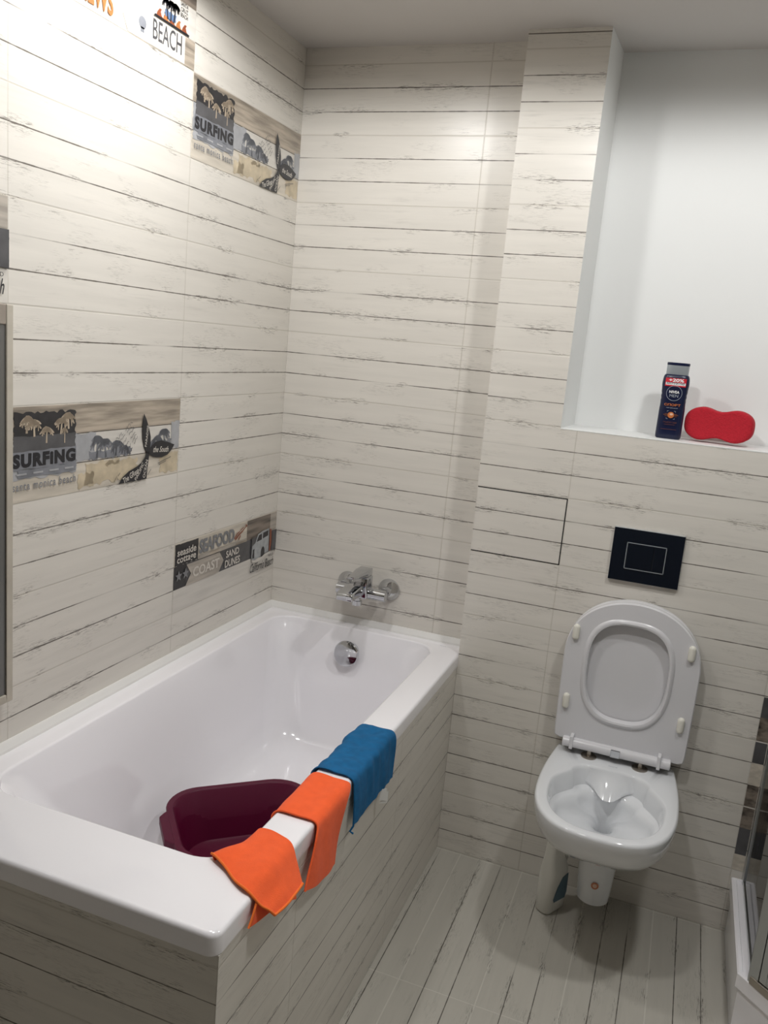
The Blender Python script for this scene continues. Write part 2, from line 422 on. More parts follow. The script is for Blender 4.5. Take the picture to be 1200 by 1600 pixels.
# maintenance hatch left of the flush plate
hx0, hx1, hz0, hz1 = 0.7065, 0.9735, 1.0015, 1.1995
b = MB(); b.box(hx0 + .0005, hx1 - .003, DW - .0015, DW, hz0 + .003, hz1 - .003)
hatch = b.build('access_hatch', M['tile_toilet'])
tag(hatch, 'square tiled inspection hatch outlined by a thin dark gap, left of the flush plate', 'hatch')
b = MB(); g = .0032
b.box(hx0, hx1, DW - .0006, DW, hz0 - .0002, hz0 + g); b.box(hx0, hx1, DW - .0006, DW, hz1 - g, hz1 + .0002); b.box(hx1 - g, hx1 + .0002, DW - .0006, DW, hz0, hz1)
b.build('gap', M['black'], hatch)

# ------------------------------------------------------------------ decor tiles on the left wall
def decor_base(name, y0, ztop, label, bands, group):
    """bands: (t0, t1, slot material) printed wood bands of one 60x20 tile; the tile itself is the root mesh"""
    b = MB(); mats = []
    t0x = 0.0009
    for i, (a, c, mm) in enumerate(bands):
        mats.append(mm); b.cur = i
        b.box(0.0, t0x, y0 + .0012, y0 + .5988, ztop - c + (.0012 if c > .199 else 0), ztop - a - (.0012 if a < .001 else 0))
    o = b.build(name, mats); tag(o, label, 'tile', group)
    return o
def wall_map(y0, ztop):
    return lambda s, t, l: (0.0010 + l, y0 + s, ztop - t)
mm = 0.001
def S(items): return [([(x * mm, y * mm) for x, y in v], f) for v, f in items]

def surfing_tile(y0, ztop, label, group):
    o = decor_base('decor_tile', y0, ztop, label, [(0, .0667, M['d_wood']), (.0667, .1333, M['d_white']), (.1333, .2, M['d_wood_pale'])], group)
    pr = Print(wall_map(y0, ztop))
    pr.put('plank_gap', S([rect(1, 65.8, 599, 67.4), rect(1, 132.3, 599, 133.9)]), M['d_gap'], o)
    # sand stains and light blue wash, whiter gaps between palms
    pr.put('sand_print', S([rough_rect(228, 140, 420, 188, 6, 18, 3), rough_rect(300, 136, 350, 150, 3, 8, 5), rough_rect(515, 140, 594, 192, 4, 12, 6), rough_rect(205, 160, 260, 192, 4, 8, 9)]), M['d_sand'], o)
    wash = [rough_rect(2, 68, 262, 131, 2.5, 16, 11), rough_rect(5, 122, 200, 152, 3, 14, 12), rough_rect(560, 60, 598, 131, 3, 8, 13)]
    pr.put('wash_print', S(wash), M['d_bluelight'], o)
    pal = []
    for cs, tp, sz, ln, sd in ((268, 84, 58, 4, 1), (300, 92, 50, -3, 2), (335, 100, 54, 5, 3), (370, 112, 40, 0, 4), (535, 84, 52, -6, 5), (498, 98, 46, 4, 6)):
        pal += palm(cs, 131, tp, sz, ln, sd)
    pal += [rough_rect(240, 112, 395, 131, 4, 16, 21), rough_rect(470, 105, 560, 131, 5, 10, 22)]
    pr.put('far_palm_print', S(pal), M['d_blue'], o)
    blk = [rough_rect(14, 14, 194, 68, 3.5, 22, 31)]
    pr.put('poster_block', S(blk), M['d_black'], o)
    pr.put('poster_block', S([rough_rect(12, 62, 195, 96, 2, 12, 32)]), M['d_slate'], o)
    pr.put('poster_base', S([rough_rect(8, 93, 197, 131, 1.5, 12, 33), rough_rect(24, 131, 198, 148, 2, 12, 34)]), M['d_blue'], o)
    p2 = []
    for cs, tp, sz, ln, sd in ((48, 26, 46, 2, 7), (70, 34, 42, -2, 8), (105, 50, 38, 1, 9), (148, 34, 42, 3, 10), (172, 24, 44, -2, 11), (160, 54, 24, 0, 12)):
        p2 += palm(cs, tp + 30, tp, sz, ln, sd)
    pr.put('palm_print', S(p2), M['d_palm'], o)
    pr.put('lettering', S([fit_text('SURFiNG', 9, 97, 195, 127, bold=0.062, spacing=1.16)]), M['d_ink'], o)
    pr.put('lettering_flaw', S([rect(20 + i * 47, 138, 48 + i * 47, 142) for i in range(4)]), M['d_bluelight'], o)
    pr.put('lettering', S([fit_text('santa monica beach', 9, 156, 196, 174, spacing=1.25, bold=.012)]), M['d_blue'], o)
    # hand-written scribble beside the palms
    sc = []
    rnd = random.Random(4)
    for i in range(6):
        x, y = 334 + i * 10, 92 + i * 8; pts = []; n_ = 20
        for j in range(n_):
            f = j / (n_ - 1); pts.append((x + f * (60 - 6 * i) + rnd.uniform(-1.5, 1.5), y - f * 42 + rnd.uniform(-4.5, 4.5) * (1.3 if i < 2 else .7)))
        sc.append(stroke(pts[:9], 1.3)); sc.append(stroke(pts[11:], 1.3))
    sc += [stroke([(330, 192), (340, 180), (345, 188)], 1.5), stroke([(345, 180), (352, 172)], 1.5), stroke([(462, 190), (476, 176)], 1.5), stroke([(505, 164), (560, 152)], 1.6), stroke([(508, 168), (540, 161)], 1.3)]
    pr.put('scribble', S(sc), M['d_slate'], o)
    # whale tail
    def fl(pts): return poly(pts)
    tail = [fl([(439, 33), (450, 48), (462, 72), (469, 92), (470, 112), (464, 134), (456, 134), (445, 118), (437, 96), (434, 72), (435, 50)]),
            fl([(459, 134), (474, 116), (492, 107), (515, 106), (545, 112), (574, 121), (562, 134), (545, 145), (520, 150), (495, 148), (474, 142)]),
            fl([(455, 130), (466, 132), (464, 150), (460, 172), (457, 199), (347, 199), (362, 184), (385, 172), (415, 164), (435, 155), (448, 143)])]
    pr.put('whale_tail', S(tail), M['d_ink'], o)
    tx = [fit_text('PARADISE', 426, 86, 480, 94, rot=math.radians(82), bold=.01), fit_text('the South', 482, 121, 548, 136, rot=math.radians(-4), shear=.3, bold=.012),
          fit_text('The GReat', 362, 176, 425, 191, rot=math.radians(20), bold=.01), fit_text('PACIFIC', 402, 172, 452, 182, rot=math.radians(52), bold=.01), fit_text('OCEAN', 428, 168, 474, 178, rot=math.radians(76), bold=.01)]
    pr.put('tail_lettering', S(tx), M['d_letter'], o)
    return o

def seafood_tile(y0, ztop, label, group):
    o = decor_base('decor_tile', y0, ztop, label, [(0, .0667, M['d_wood_pale']), (.0667, .1333, M['d_slate']), (.1333, .2, M['d_white'])], group)
    pr = Print(wall_map(y0, ztop))
    pr.put('dark_panel', S([rough_rect(3, 4, 119, 66, 1.2, 14, 41), rect(2, 66, 62, 133.3)]), M['d_black'], o)
    pr.put('brown_panel', S([rect(400, 2, 556, 66)]), M['d_brown'], o)
    pr.put('grey_panel', S([rect(556, 2, 598, 60)]), M['d_taupe'], o)
    pr.put('plank_strip', S([rect(120, 56, 400, 68)]), M['d_taupe'], o)
    pr.put('plank_strip', S([rect(180, 57, 235, 67), rect(330, 60, 400, 68)]), M['d_wood'], o)
    pr.put('arrow', S([poly([(60, 70), (236, 70), (262, 100), (236, 133), (58, 133), (84, 101)])]), M['d_taupe'], o)
    pr.put('lettering', S([fit_text('seaside', 12, 17, 106, 38, bold=.018), fit_text('cottage', 12, 41, 106, 65, bold=.018)]), M['d_letter'], o)
    pr.put('lettering', S([fit_text('SEAFOOD', 122, 10, 320, 52, bold=.045, spacing=.98)]), M['d_steel'], o)
    pr.put('lettering', S([fit_text('COAST', 94, 86, 236, 116, bold=.02), fit_text('SAND', 274, 75, 352, 97, bold=.02), fit_text('DUNES', 270, 104, 360, 128, bold=.02)]), M['d_letter'], o)
    pr.put('star', S([star(22, 96, 17), star(56, 95, 17)]), M['d_steel'], o)
    lob = [stroke([(325, 48), (345, 36), (368, 28), (392, 14)], 8, 3), stroke([(318, 44), (335, 30), (350, 26)], 5, 3), stroke([(345, 52), (356, 40)], 5), stroke([(352, 24), (372, 16)], 3), stroke([(386, 10), (394, 18)], 5)]
    pr.put('lobster', S(lob), M['d_rust'], o)
    # little delivery van with a surfboard
    pr.put('shade_print', S([rough_rect(430, 64, 598, 133, 2, 10, 47)]), M['d_slate'], o)
    pr.put('van_body', S([poly([(436, 92), (455, 84), (470, 58), (500, 52), (545, 50), (548, 130), (520, 132), (500, 136), (470, 144), (440, 140), (434, 128)])]), M['d_van'], o)
    pr.put('van_window', S([poly([(462, 82), (476, 62), (496, 60), (497, 80)]), poly([(504, 78), (504, 59), (540, 56), (541, 74)]), rough_rect(440, 104, 452, 134, 1.5, 6, 44)]), M['d_ink'], o)
    pr.put('wheel', S([disc(508, 126, 13, 20, 20)]), M['d_ink'], o)
    pr.put('surfboard', S([poly([(550, 60), (556, 52), (562, 60), (566, 100), (560, 130), (552, 130)])]), M['d_rust'], o)
    pr.put('grey_panel', S([rect(568, 62, 598, 133)]), M['d_slate'], o)
    pr.put('van_splash', S([poly([(432, 137), (455, 142), (480, 138), (500, 140), (520, 134), (548, 132), (560, 133), (556, 140), (520, 146), (470, 152), (440, 148)])]), M['d_white'], o)
    pr.put('lettering', S([fit_text('California Beach', 426, 152, 586, 182, shear=.35, bold=.012, rot=math.radians(-1)), fit_text('WILD', 548, 142, 584, 150, bold=.005)]), M['d_ink'], o)
    pr.put('underline', S([stroke([(470, 186), (575, 182)], 1.6)]), M['d_taupe'], o)
    return o

def beach_tile(y0, ztop, label, group):
    o = decor_base('decor_tile', y0, ztop, label, [(0, .0667, M['d_wood']), (.0667, .1333, M['d_white']), (.1333, .2, M['d_wood_pale'])], group)
    pr = Print(wall_map(y0, ztop))
    pr.put('dark_panel', S([rect(490, 2, 598, 64)]), M['d_brown'], o)
    pr.put('white_panel', S([rect(318, 66, 598, 134)]), M['d_white'], o)
    pr.put('plank_edge', S([rect(556, 136, 598, 198)]), M['d_wood'], o)
    pr.put('arrow', S([poly([(344, 136), (556, 136), (556, 197), (340, 197), (322, 166)])]), M['d_white'], o)
    pr.put('shell', S([disc(390, 163, 14, 22, 13), rect(383, 172, 397, 183)]), M['d_blue'], o)
    pr.put('lettering', S([fit_text('BEACH', 428, 139, 542, 182, bold=.006)]), M['d_slate'], o)
    pr.put('lettering', S([fit_text('NEWS', 180, 140, 290, 188, bold=.03)]), M['d_orange'], o)
    pr.put('lettering', S([fit_text('SANTA', 532, 66, 562, 75), fit_text('CRUZ', 532, 78, 562, 87), fit_text('BEACH', 532, 90, 562, 99)]), M['d_ink'], o)
    wv = []
    for i in range(5):
        x = 438 + i * 25; wv.append(poly([(x, 130), (x + 4, 120), (x + 12, 112), (x + 20, 112), (x + 16, 118), (x + 20, 126), (x + 30, 130)]))
    pr.put('wave_print', S(wv[::2]), M['d_rust'], o); pr.put('wave_print', S(wv[1::2]), M['d_orange'], o)
    pr.put('wave_print', S([rough_rect(470, 106, 512, 121, 3, 8, 51)]), M['d_indigo'], o)
    pl = []
    for cs, ln, sd in ((480, -6, 1), (492, 2, 2), (504, 8, 3)): pl += palm(cs, 124, 86, 34, ln, sd)
    pr.put('palm_print', S(pl), M['d_ink'], o)
    pr.put('base_line', S([stroke([(430, 131), (568, 131)], 4)]), M['d_ink'], o)
    return o

def copy_tree(o, dy, dz, label):
    c = o.copy(); COL.objects.link(c); c.location = (0, dy, dz); c['label'] = label
    for ch in o.children:
        d = ch.copy(); COL.objects.link(d); d.parent = c
    return c
GRP = 'printed beach decor tiles on the left wall'
s1 = surfing_tile(-0.6, ZT - 3 * PL, 'SURFING decor tile with whale tail in the upper back corner of the left wall', GRP)
copy_tree(s1, -0.6, -12 * PL, 'SURFING decor tile with whale tail beside the dark framed mirror')
sf = seafood_tile(-0.6, ZT - 21 * PL, 'SEAFOOD and COAST decor tile with a van, low in the corner above the bathtub', GRP)
copy_tree(sf, -1.2, 12 * PL, 'dark decor tile cut by the photo edge, right above the framed mirror')
beach_tile(-1.2, ZT, 'BEACH decor tile with orange waves at the top of the left wall', GRP)

# ends of decor tiles showing beside the shower profile
def decor_end(z1, bands, label):
    b = MB(); ms = []
    for i, (a, c, m_) in enumerate(bands):
        ms.append(m_); b.cur = i; b.box(1.574, 1.604, DW - .0009, DW, z1 - c, z1 - a)
    tag(b.build('decor_tile', ms), label, 'tile', 'decor tile ends beside the shower')
decor_end(24 * 0 + 12 * PL, [(.07, .13, M['d_slate']), (.13, .1985, M['d_brown'])], 'sliver of dark brown and slate decor tile highest beside the shower profile')
decor_end(9 * PL, [(.003, .066, M['d_slate']), (.066, .133, M['d_wood_pale']), (.133, .1985, M['d_brown'])], 'sliver of slate, beige and brown decor tile in the middle beside the shower profile')
decor_end(6 * PL, [(.003, .067, M['d_brown']), (.067, .15, M['d_slate']), (.15, .1985, M['d_wood_pale'])], 'sliver of brown, slate and beige decor tile just above the shower tray')

# dark mirror hanging over the near end of the tub
mir = thing('wall_mirror', (0.0, -1.52, 0.79), 'tall dark mirror with pale wooden frame at the left edge of the photo', 'mirror')
b = MB(); b.box(0.0, 0.024, -1.80, -1.235, 0.81, 1.565); b.build('backing', M['black'], mir)
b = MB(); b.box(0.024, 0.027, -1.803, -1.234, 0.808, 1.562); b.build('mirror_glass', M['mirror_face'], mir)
b = MB(); b.box(0.0, 0.031, -1.234, -1.217, 0.79, 1.600); b.box(0.0, 0.031, -1.82, -1.803, 0.79, 1.600); b.box(0.0, 0.031, -1.803, -1.234, 0.79, 0.808)
b.build('frame', M['frame_pale'], mir, bevel=0.002)
b = MB(); b.box(0.0, 0.0305, -1.803, -1.2345, 1.562, 1.600); b.build('top_band', M['band_brown'], mir, bevel=0.002)  # brown band across the top of the mirror

# ------------------------------------------------------------------ bathtub
tub = thing('bathtub', (0.36, -0.75, 0.0), 'white rectangular acrylic bathtub built in along the left wall', 'bathtub')
b = MB(); NC = 10
def L(x0, x1, y0, y1, r, z): return [(x, y, z) for x, y in rr(x0, x1, y0, y1, r, NC)]
loops = []
X0, X1, Y0, Y1 = 0.0035, 0.7055, -1.500, -0.0035
# under-edge, outside, rounded top edge
loops.append(L(X0 + .02, X1 - .02, Y0 + .02, Y1 - .02, .012, RIM - .040))
loops.append(L(X0, X1, Y0, Y1, .022, RIM - .040))
for a in (0, 22, 45, 67, 90):
    t = math.radians(a); i = .009 * (1 - math.cos(t)); loops.append(L(X0 + i, X1 - i, Y0 + i, Y1 - i, .022 - i * .5, RIM - .009 + .009 * math.sin(t)))
ix0, ix1, iy0, iy1 = .067, .621, -1.336, -.056
for i, z in ((-.006, 0), (-.0035, -.0006), (-.001, -.0022), (.0008, -.005), (.002, -.011)):
    loops.append(L(ix0 + i, ix1 - i, iy0 + i, iy1 - i, .075 - i, RIM + z))
prof = [(0.06, .62, .006, .008, .010, .02), (.30, .62, .022, .022, .034, .09), (.60, .62, .038, .038, .060, .19), (.82, .62, .052, .050, .080, .255), (.91, .62, .066, .062, .094, .29), (.97, .62, .092, .086, .120, .32), (1.0, .62, .140, .135, .165, .39)]
DEP = 0.405
for d, _, l, r, bk, nr in prof:
    loops.append(L(ix0 + l, ix1 - r, iy0 + nr, iy1 - bk, .085 + d * .03, RIM - DEP * d))
b.loft(loops, False, True); b.build('tub_shell', M['acrylic'], tub, smooth=40)
# overflow knob and drain
b = MB(); ox, oy, oz = 0.338, -0.0885, 0.590
ax = Vector((0, -1, 0.10)).normalized()
b.lathe((ox, oy + .012, oz), ax, [(0, .034), (.010, .034), (.016, .040), (.030, .043), (.036, .040), (.038, .034), (.0385, .0)], 44)
ov = b.build('overflow_knob', M['chrome'], tub, smooth=35)
b = MB(); v, f = fit_text('BAS', 0, 0, .020, .004, bold=.03)
pr = Print(lambda s, t, l: (0.632 + s, -0.042 - t - s * .03, RIM + .0003)); pr.put('badge', [(v, f)], M['grey_print'], tub)

# ------------------------------------------------------------------ wash basin in the tub
ba = math.radians(41.5); bc = Vector((0.382, -0.808, 0)); bu = Vector((math.cos(ba), math.sin(ba), 0)); bv = Vector((math.sin(ba), -math.cos(ba), 0))
basin = thing('wash_basin', (bc.x, bc.y, RIM - DEP), 'burgundy plastic wash basin lying in the bathtub', 'basin')
zb = RIM - DEP + .0015
def BL(hu, hv, r, z): return [tuple(bc + bu * x + bv * y + Vector((0, 0, z))) for x, y in rr(-hu, hu, -hv, hv, r, 9)]
zr_ = zb + .140
b = MB()
lp = [BL(.128, .108, .07, zb), BL(.136, .116, .075, zb + .004), BL(.168, .148, .085, zr_ - .018), BL(.186, .166, .092, zr_ - .020), BL(.188, .168, .092, zr_ - .004), BL(.186, .166, .092, zr_),
      BL(.173, .153, .085, zr_), BL(.169, .149, .083, zr_ - .004), BL(.140, .120, .072, zb + .012), BL(.130, .110, .068, zb + .006), BL(.05, .04, .03, zb + .005)]
b.loft(lp, True, True); b.build('bowl', M['burgundy'], basin, smooth=35)
for sg in (-1, 1):
    b = MB(); pts = [(sg * .181, -.078), (sg * .196, -.064), (sg * .208, -.050), (sg * .208, .050), (sg * .196, .064), (sg * .181, .078)]
    mk = lambda z, k: [tuple(bc + bu * (x * k) + bv * y + Vector((0, 0, z))) for x, y in pts]
    b.loft([mk(zr_ - .022, 1), mk(zr_ - .0008, 1)], True, True); b.build('handle', M['burgundy'], basin, bevel=.003)

# ------------------------------------------------------------------ bath mixer
fa = thing('bath_mixer', (0.357, 0.0, 0.80), 'chrome bath mixer tap on the back wall above the tub', 'tap')
fz = 0.802
for x in (0.284, 0.429):
    b = MB(); b.lathe((x, 0.0, fz), (0, -1, 0), [(0, .036), (.004, .037), (.008, .035), (.030, .017), (.046, .015)], 36); b.build('escutcheon', M['chrome'], fa, smooth=30)
b = MB(); fy = -.062
b.lathe((0.270, fy, fz - .006), (1, 0, 0), [(0, .010), (.002, .0185), (.171, .0185), (.173, .010)], 32)
b.cyl((0.284, -.035, fz - .003), (0.284, fy, fz - .006), .014); b.cyl((0.429, -.035, fz - .003), (0.429, fy, fz - .006), .014)
b.build('body', M['chrome'], fa, smooth=35)
b = MB(); b.box(0.334, 0.383, fy - .026, fy + .026, fz - .022, fz + .050); b.build('cartridge_housing', M['chrome'], fa, smooth=35, bevel=.006, seg=3)
b = MB()
lp = []
for y, z, w, h in ((fy + .025, fz + .061, .023, .012), (fy - .02, fz + .062, .024, .011), (fy - .075, fz + .064, .017, .006), (fy - .115, fz + .068, .012, .0035)):
    lp.append([(0.3585 + sx * w * .9, y, z + sz * h) for sx, sz in ((-1, -1), (1, -1), (1, 1), (-1, 1))])
b.loft(lp, True, True); b.build('lever', M['chrome'], fa, smooth=35, bevel=.002)
b = MB(); lp = []
for y, z, w, h in ((fy - .02, fz + .008, .023, .020), (fy - .07, fz + .014, .026, .016), (fy - .130, fz + .012, .028, .012), (fy - .140, fz + .008, .027, .010)):
    lp.append([(0.352 + sx * w, y, z + sz * h) for sx, sz in ((-1, -1), (1, -1), (1, 1), (-1, 1))])
b.loft(lp, True, True); b.build('spout', M['chrome'], fa, smooth=35, bevel=.004, seg=3)
b = MB(); b.lathe((0.345, fy - .005, fz - .018), (0, 0, -1), [(0, .013), (.016, .013), (.017, .0165), (.032, .0165), (.034, .012), (.036, .0)], 30); b.build('hose_outlet', M['chrome'], fa, smooth=35)

# ------------------------------------------------------------------ cloths over the tub rim
def catmull(P, t):
    n = len(P) - 1; x = min(max(t, 0), 1) * n; i = min(int(x), n - 1); f = x - i
    p0, p1, p2, p3 = (Vector(P[max(i - 1, 0)]), Vector(P[i]), Vector(P[i + 1]), Vector(P[min(i + 2, n)]))
    return 0.5 * ((2 * p1) + (p2 - p0) * f + (2 * p0 - 5 * p1 + 4 * p2 - p3) * f * f + (3 * p1 - p0 - 3 * p2 + p3) * f ** 3)
def sheet(rows, nu, nv, thick, wob=0.0, freq=25, seed=0.0, clear=True):
    """rows: control rows from inside the tub outwards; returns an MB with both faces of a sheet of cloth"""
    G = []
    for i in range(nu + 1):
        cols = [catmull(r, 0) for r in rows]
        G.append([None] * (nv + 1))
    rowpts = [[catmull(r, j / nv) for j in range(nv + 1)] for r in rows]
    for j in range(nv + 1):
        colctl = [rp[j] for rp in rowpts]
        for i in range(nu + 1): G[i][j] = catmull(colctl, i / nu)
    def nrm(i, j):
        a = G[min(i + 1, nu)][j] - G[max(i - 1, 0)][j]; c = G[i][min(j + 1, nv)] - G[i][max(j - 1, 0)]
        n = a.cross(c); return n.normalized() if n.length > 1e-9 else Vector((0, 0, 1))
    Nn = [[nrm(i, j) for j in range(nv + 1)] for i in range(nu + 1)]
    b = MB(); A = []; B = []
    for i in range(nu + 1):
        for j in range(nv + 1):
            p = G[i][j]; n = Nn[i][j]
            if n.z < -0.3 or (n.x < -0.2 and p.x > 0.66): n = -n
            w = wob * max(0.0, noise.noise(Vector((p.x * freq + seed, p.y * freq, p.z * freq * .25))) + .35) 
            q = p + n * w
            A.append(q + n * thick); B.append(q)
    W = nv + 1; vs = A + B; o = len(A); fs = []
    for i in range(nu):
        for j in range(nv):
            k = i * W + j; fs.append((k, k + 1, k + W + 1, k + W)); fs.append((o + k, o + k + W, o + k + W + 1, o + k + 1))
    for j in range(nv):
        fs.append((j, o + j, o + j + 1, j + 1)); k = nu * W + j; fs.append((k, k + 1, o + k + 1, o + k))
    for i in range(nu):
        k = i * W; fs.append((k, k + W, o + k + W, o + k)); k = i * W + nv; fs.append((k, o + k, o + k + W, k + W))
    b.add(vs, fs); return b, [[A[i * W + j] for j in range(W)] for i in range(nu + 1)]
T = RIM + .0015
def over_rim(ya, yb, inner_z, bottoms, out=0.709, bulge=0.0, yshift=0.0, hem=3):
    """control rows of a cloth laid over the long side of the rim; bottoms = z of hem at ya ... yb"""
    n = len(bottoms); ys = [ya + (yb - ya) * i / (n - 1) for i in range(n)]
    R = []
    R.append([(0.6155, y, inner_z) for y in ys]); R.append([(0.6175, y, T - .010) for y in ys])
    R.append([(0.632, y, T + .001) for y in ys]); R.append([(0.668, y, T) for y in ys]); R.append([(0.694, y, T + .0005) for y in ys])
    R.append([(0.7075, y, T - .006) for y in ys]); R.append([(out + .003, y + yshift * .3, T - .03) for y in ys])
    R.append([(out + .003 + bulge * .6, y + yshift * .6, T - .03 + (z - T + .03) * .5) for y, z in zip(ys, bottoms)])
    R.append([(out + .003 + bulge, y + yshift, z) for y, z in zip(ys, bottoms)])
    return R
# blue cloth, farthest
R = over_rim(-0.953, -0.697, 0.645, [0.562, 0.558, 0.560, 0.556, 0.552], bulge=.004, yshift=-.006)
b, A = sheet(R, 34, 34, .0022, wob=.006, freq=38, seed=2.0)
bl = b.build('cleaning_cloth', M['blue_cloth'], smooth=60)
tag(bl, 'blue microfibre cloth hanging over the tub rim, farthest of the cloths', 'cloth', 'cleaning cloths on the tub rim')
b = MB(); b.tube([A[i][0] for i in range(18, 35)] + [(0.716, -0.966, 0.552), (0.722, -0.962, 0.546)], .0022); b.build('hem', M['blue_cloth'], bl, smooth=60)
b = MB(); b.loft([[(.7175, -.784, z), (.7300, -.774, z), (.7297, -.7735, z), (.7172, -.7835, z)] for z in (.530, .560)], True, True); b.loft([[(.7185, -.7815, z), (.7330, -.770, z), (.7327, -.7695, z), (.7182, -.781, z)] for z in (.522, .552)], True, True); b.build('care_tag', M['white_cloth'], bl)
# orange cloth in the middle
R = over_rim(-1.142, -0.972, 0.640, [0.560, 0.540, 0.528, 0.522], bulge=.012, yshift=-.055)
R[-1] = [(0.722, -1.212, 0.566), (0.724, -1.170, 0.551), (0.722, -1.110, 0.535), (0.716, -1.048, 0.524)]
R[-2] = [(0.716, -1.178, 0.612), (0.718, -1.128, 0.602), (0.716, -1.075, 0.590), (0.713, -1.034, 0.584)]
R[-3] = [(0.7125, -1.157, 0.645), (0.7125, -1.108, 0.643), (0.7125, -1.058, 0.641), (0.7125, -1.008, 0.640)]
b, A = sheet(R, 34, 26, .0028, wob=.004, freq=20, seed=5.0)
om = b.build('cleaning_cloth', M['orange_cloth'], smooth=60)
tag(om, 'orange microfibre cloth hanging straight, next to the blue one', 'cloth', 'cleaning cloths on the tub rim')
b = MB(); b.tube([A[i][0] for i in range(0, 35)], .0019, 8); b.build('hem', M['orange_cloth'], om, smooth=60)
# near orange cloth, folded so that one corner flaps over
R = [[(0.606, -1.338, 0.650), (0.612, -1.300, 0.640), (0.614, -1.255, 0.640), (0.616, -1.214, 0.642)],
     [(0.592, -1.331, T + .004), (0.610, -1.302, T + .006), (0.619, -1.258, T - .004), (0.622, -1.212, T - .003)],
     [(0.632, -1.352, T + .002), (0.640, -1.312, T + .004), (0.640, -1.262, T + .003), (0.640, -1.210, T + .001)],
     [(0.664, -1.374, T + .002), (0.668, -1.325, T + .006), (0.668, -1.272, T + .004), (0.668, -1.216, T + .001)],
     [(0.695, -1.388, T + .001), (0.696, -1.342, T + .004), (0.696, -1.286, T + .002), (0.696, -1.227, T)],
     [(0.718, -1.386, 0.648), (0.718, -1.345, 0.648), (0.716, -1.296, 0.648), (0.713, -1.240, 0.646)],
     [(0.730, -1.378, 0.638), (0.732, -1.340, 0.636), (0.730, -1.298, 0.634), (0.725, -1.250, 0.632)],
     [(0.738, -1.372, 0.628), (0.741, -1.338, 0.624), (0.741, -1.302, 0.622), (0.738, -1.262, 0.618)]]
b, A = sheet(R, 36, 28, .0028, wob=.0035, freq=22, seed=9.0)
R2 = [[(0.7095, -1.388, 0.655), (0.7095, -1.340, 0.655), (0.7095, -1.290, 0.652), (0.7095, -1.242, 0.648)],
      [(0.7115, -1.402, 0.640), (0.712, -1.350, 0.632), (0.7125, -1.292, 0.622), (0.713, -1.236, 0.606)],
      [(0.7125, -1.416, 0.626), (0.7150, -1.360, 0.612), (0.7165, -1.300, 0.596), (0.7175, -1.238, 0.566)]]
b2, A2 = sheet(R2, 14, 24, .0022, wob=.002, freq=22, seed=3.0)
b.add(b2.v, b2.f)
on_ = b.build('cleaning_cloth', M['orange_cloth'], smooth=60)
tag(on_, 'orange microfibre cloth with folded corner, nearest on the tub rim', 'cloth', 'cleaning cloths on the tub rim')
b = MB(); b.tube([A[i][0] for i in range(5, 37)] + A[36][1:], .0024, 8); b.tube([A2[i][0] for i in range(15)], .002, 8); b.build('hem', M['orange_hem'], on_, smooth=60)

# ------------------------------------------------------------------ toilet
TX = 1.211; ZR = 0.465
wc = thing('toilet', (TX, DW, 0.0), 'white wall-hung toilet with raised seat and lid', 'toilet')
NT = 96
def TL(hwb, hw, s, f, z, e=2.35, b_=DW - .0005, rb=.02): return [(TX + a, d, z) for a, d in dshape(hwb, hw, b_, s, f, e, rb, NT)]
lp = [TL(.040, .040, -.215, -.258, .072, 2.0), TL(.046, .046, -.22, -.270, .078, 2.0), TL(.0475, .0475, -.22, -.274, .10, 2.0), TL(.054, .054, -.22, -.284, .20, 2.1),
      TL(.056, .057, -.23, -.290, .298, 2.1), TL(.072, .080, -.24, -.335, .314, 2.3), TL(.110, .120, -.27, -.425, .325, 2.5),
      TL(.134, .145, -.29, -.475, .337, 2.6), TL(.150, .162, -.30, -.516, .357, 2.7), TL(.160, .175, -.31, -.550, .388, 2.75), TL(.166, .1825, -.32, -.570, .424, 2.75), TL(.168, .1855, -.32, -.5785, .455, 2.75)]
for a in (30, 60, 90):
    t = math.radians(a); i = .008 * (1 - math.cos(t)); lp.append(TL(.168 - i, .1855 - i, -.32, -.5785 + i, .455 + (ZR - .455) * math.sin(t), 2.75, DW - .0005 - i * .2))
def OL(i, z, f=0.0, k=1.0):
    return [(TX + a, d, z) for a, d in dshape(.105 * k - i, .150 * k - i * .9, -.203 - i - f, -.35, -.548 + i + f * .6, 2.6, .05, NT)]
for i, z in ((-.006, ZR), (-.003, ZR - .001), (0, ZR - .004), (.003, ZR - .012), (.006, ZR - .035), (.008, ZR - .055), (.016, ZR - .060), (.023, ZR - .064), (.028, ZR - .076)):
    lp.append(OL(i, z))
base_ = lp[-1]; cy_ = -.232
for k, dz in ((.94, .010), (.84, .020), (.70, .030), (.54, .040), (.38, .050), (.27, .060), (.19, .074), (.15, .095), (.12, .16)):
    lp.append([(TX + (x - TX) * k, cy_ + (y - cy_) * k, z - dz) for x, y, z in base_])
b = MB(); b.loft(lp, True, True); b.build('bowl', M['ceramic'], wc, smooth=45)
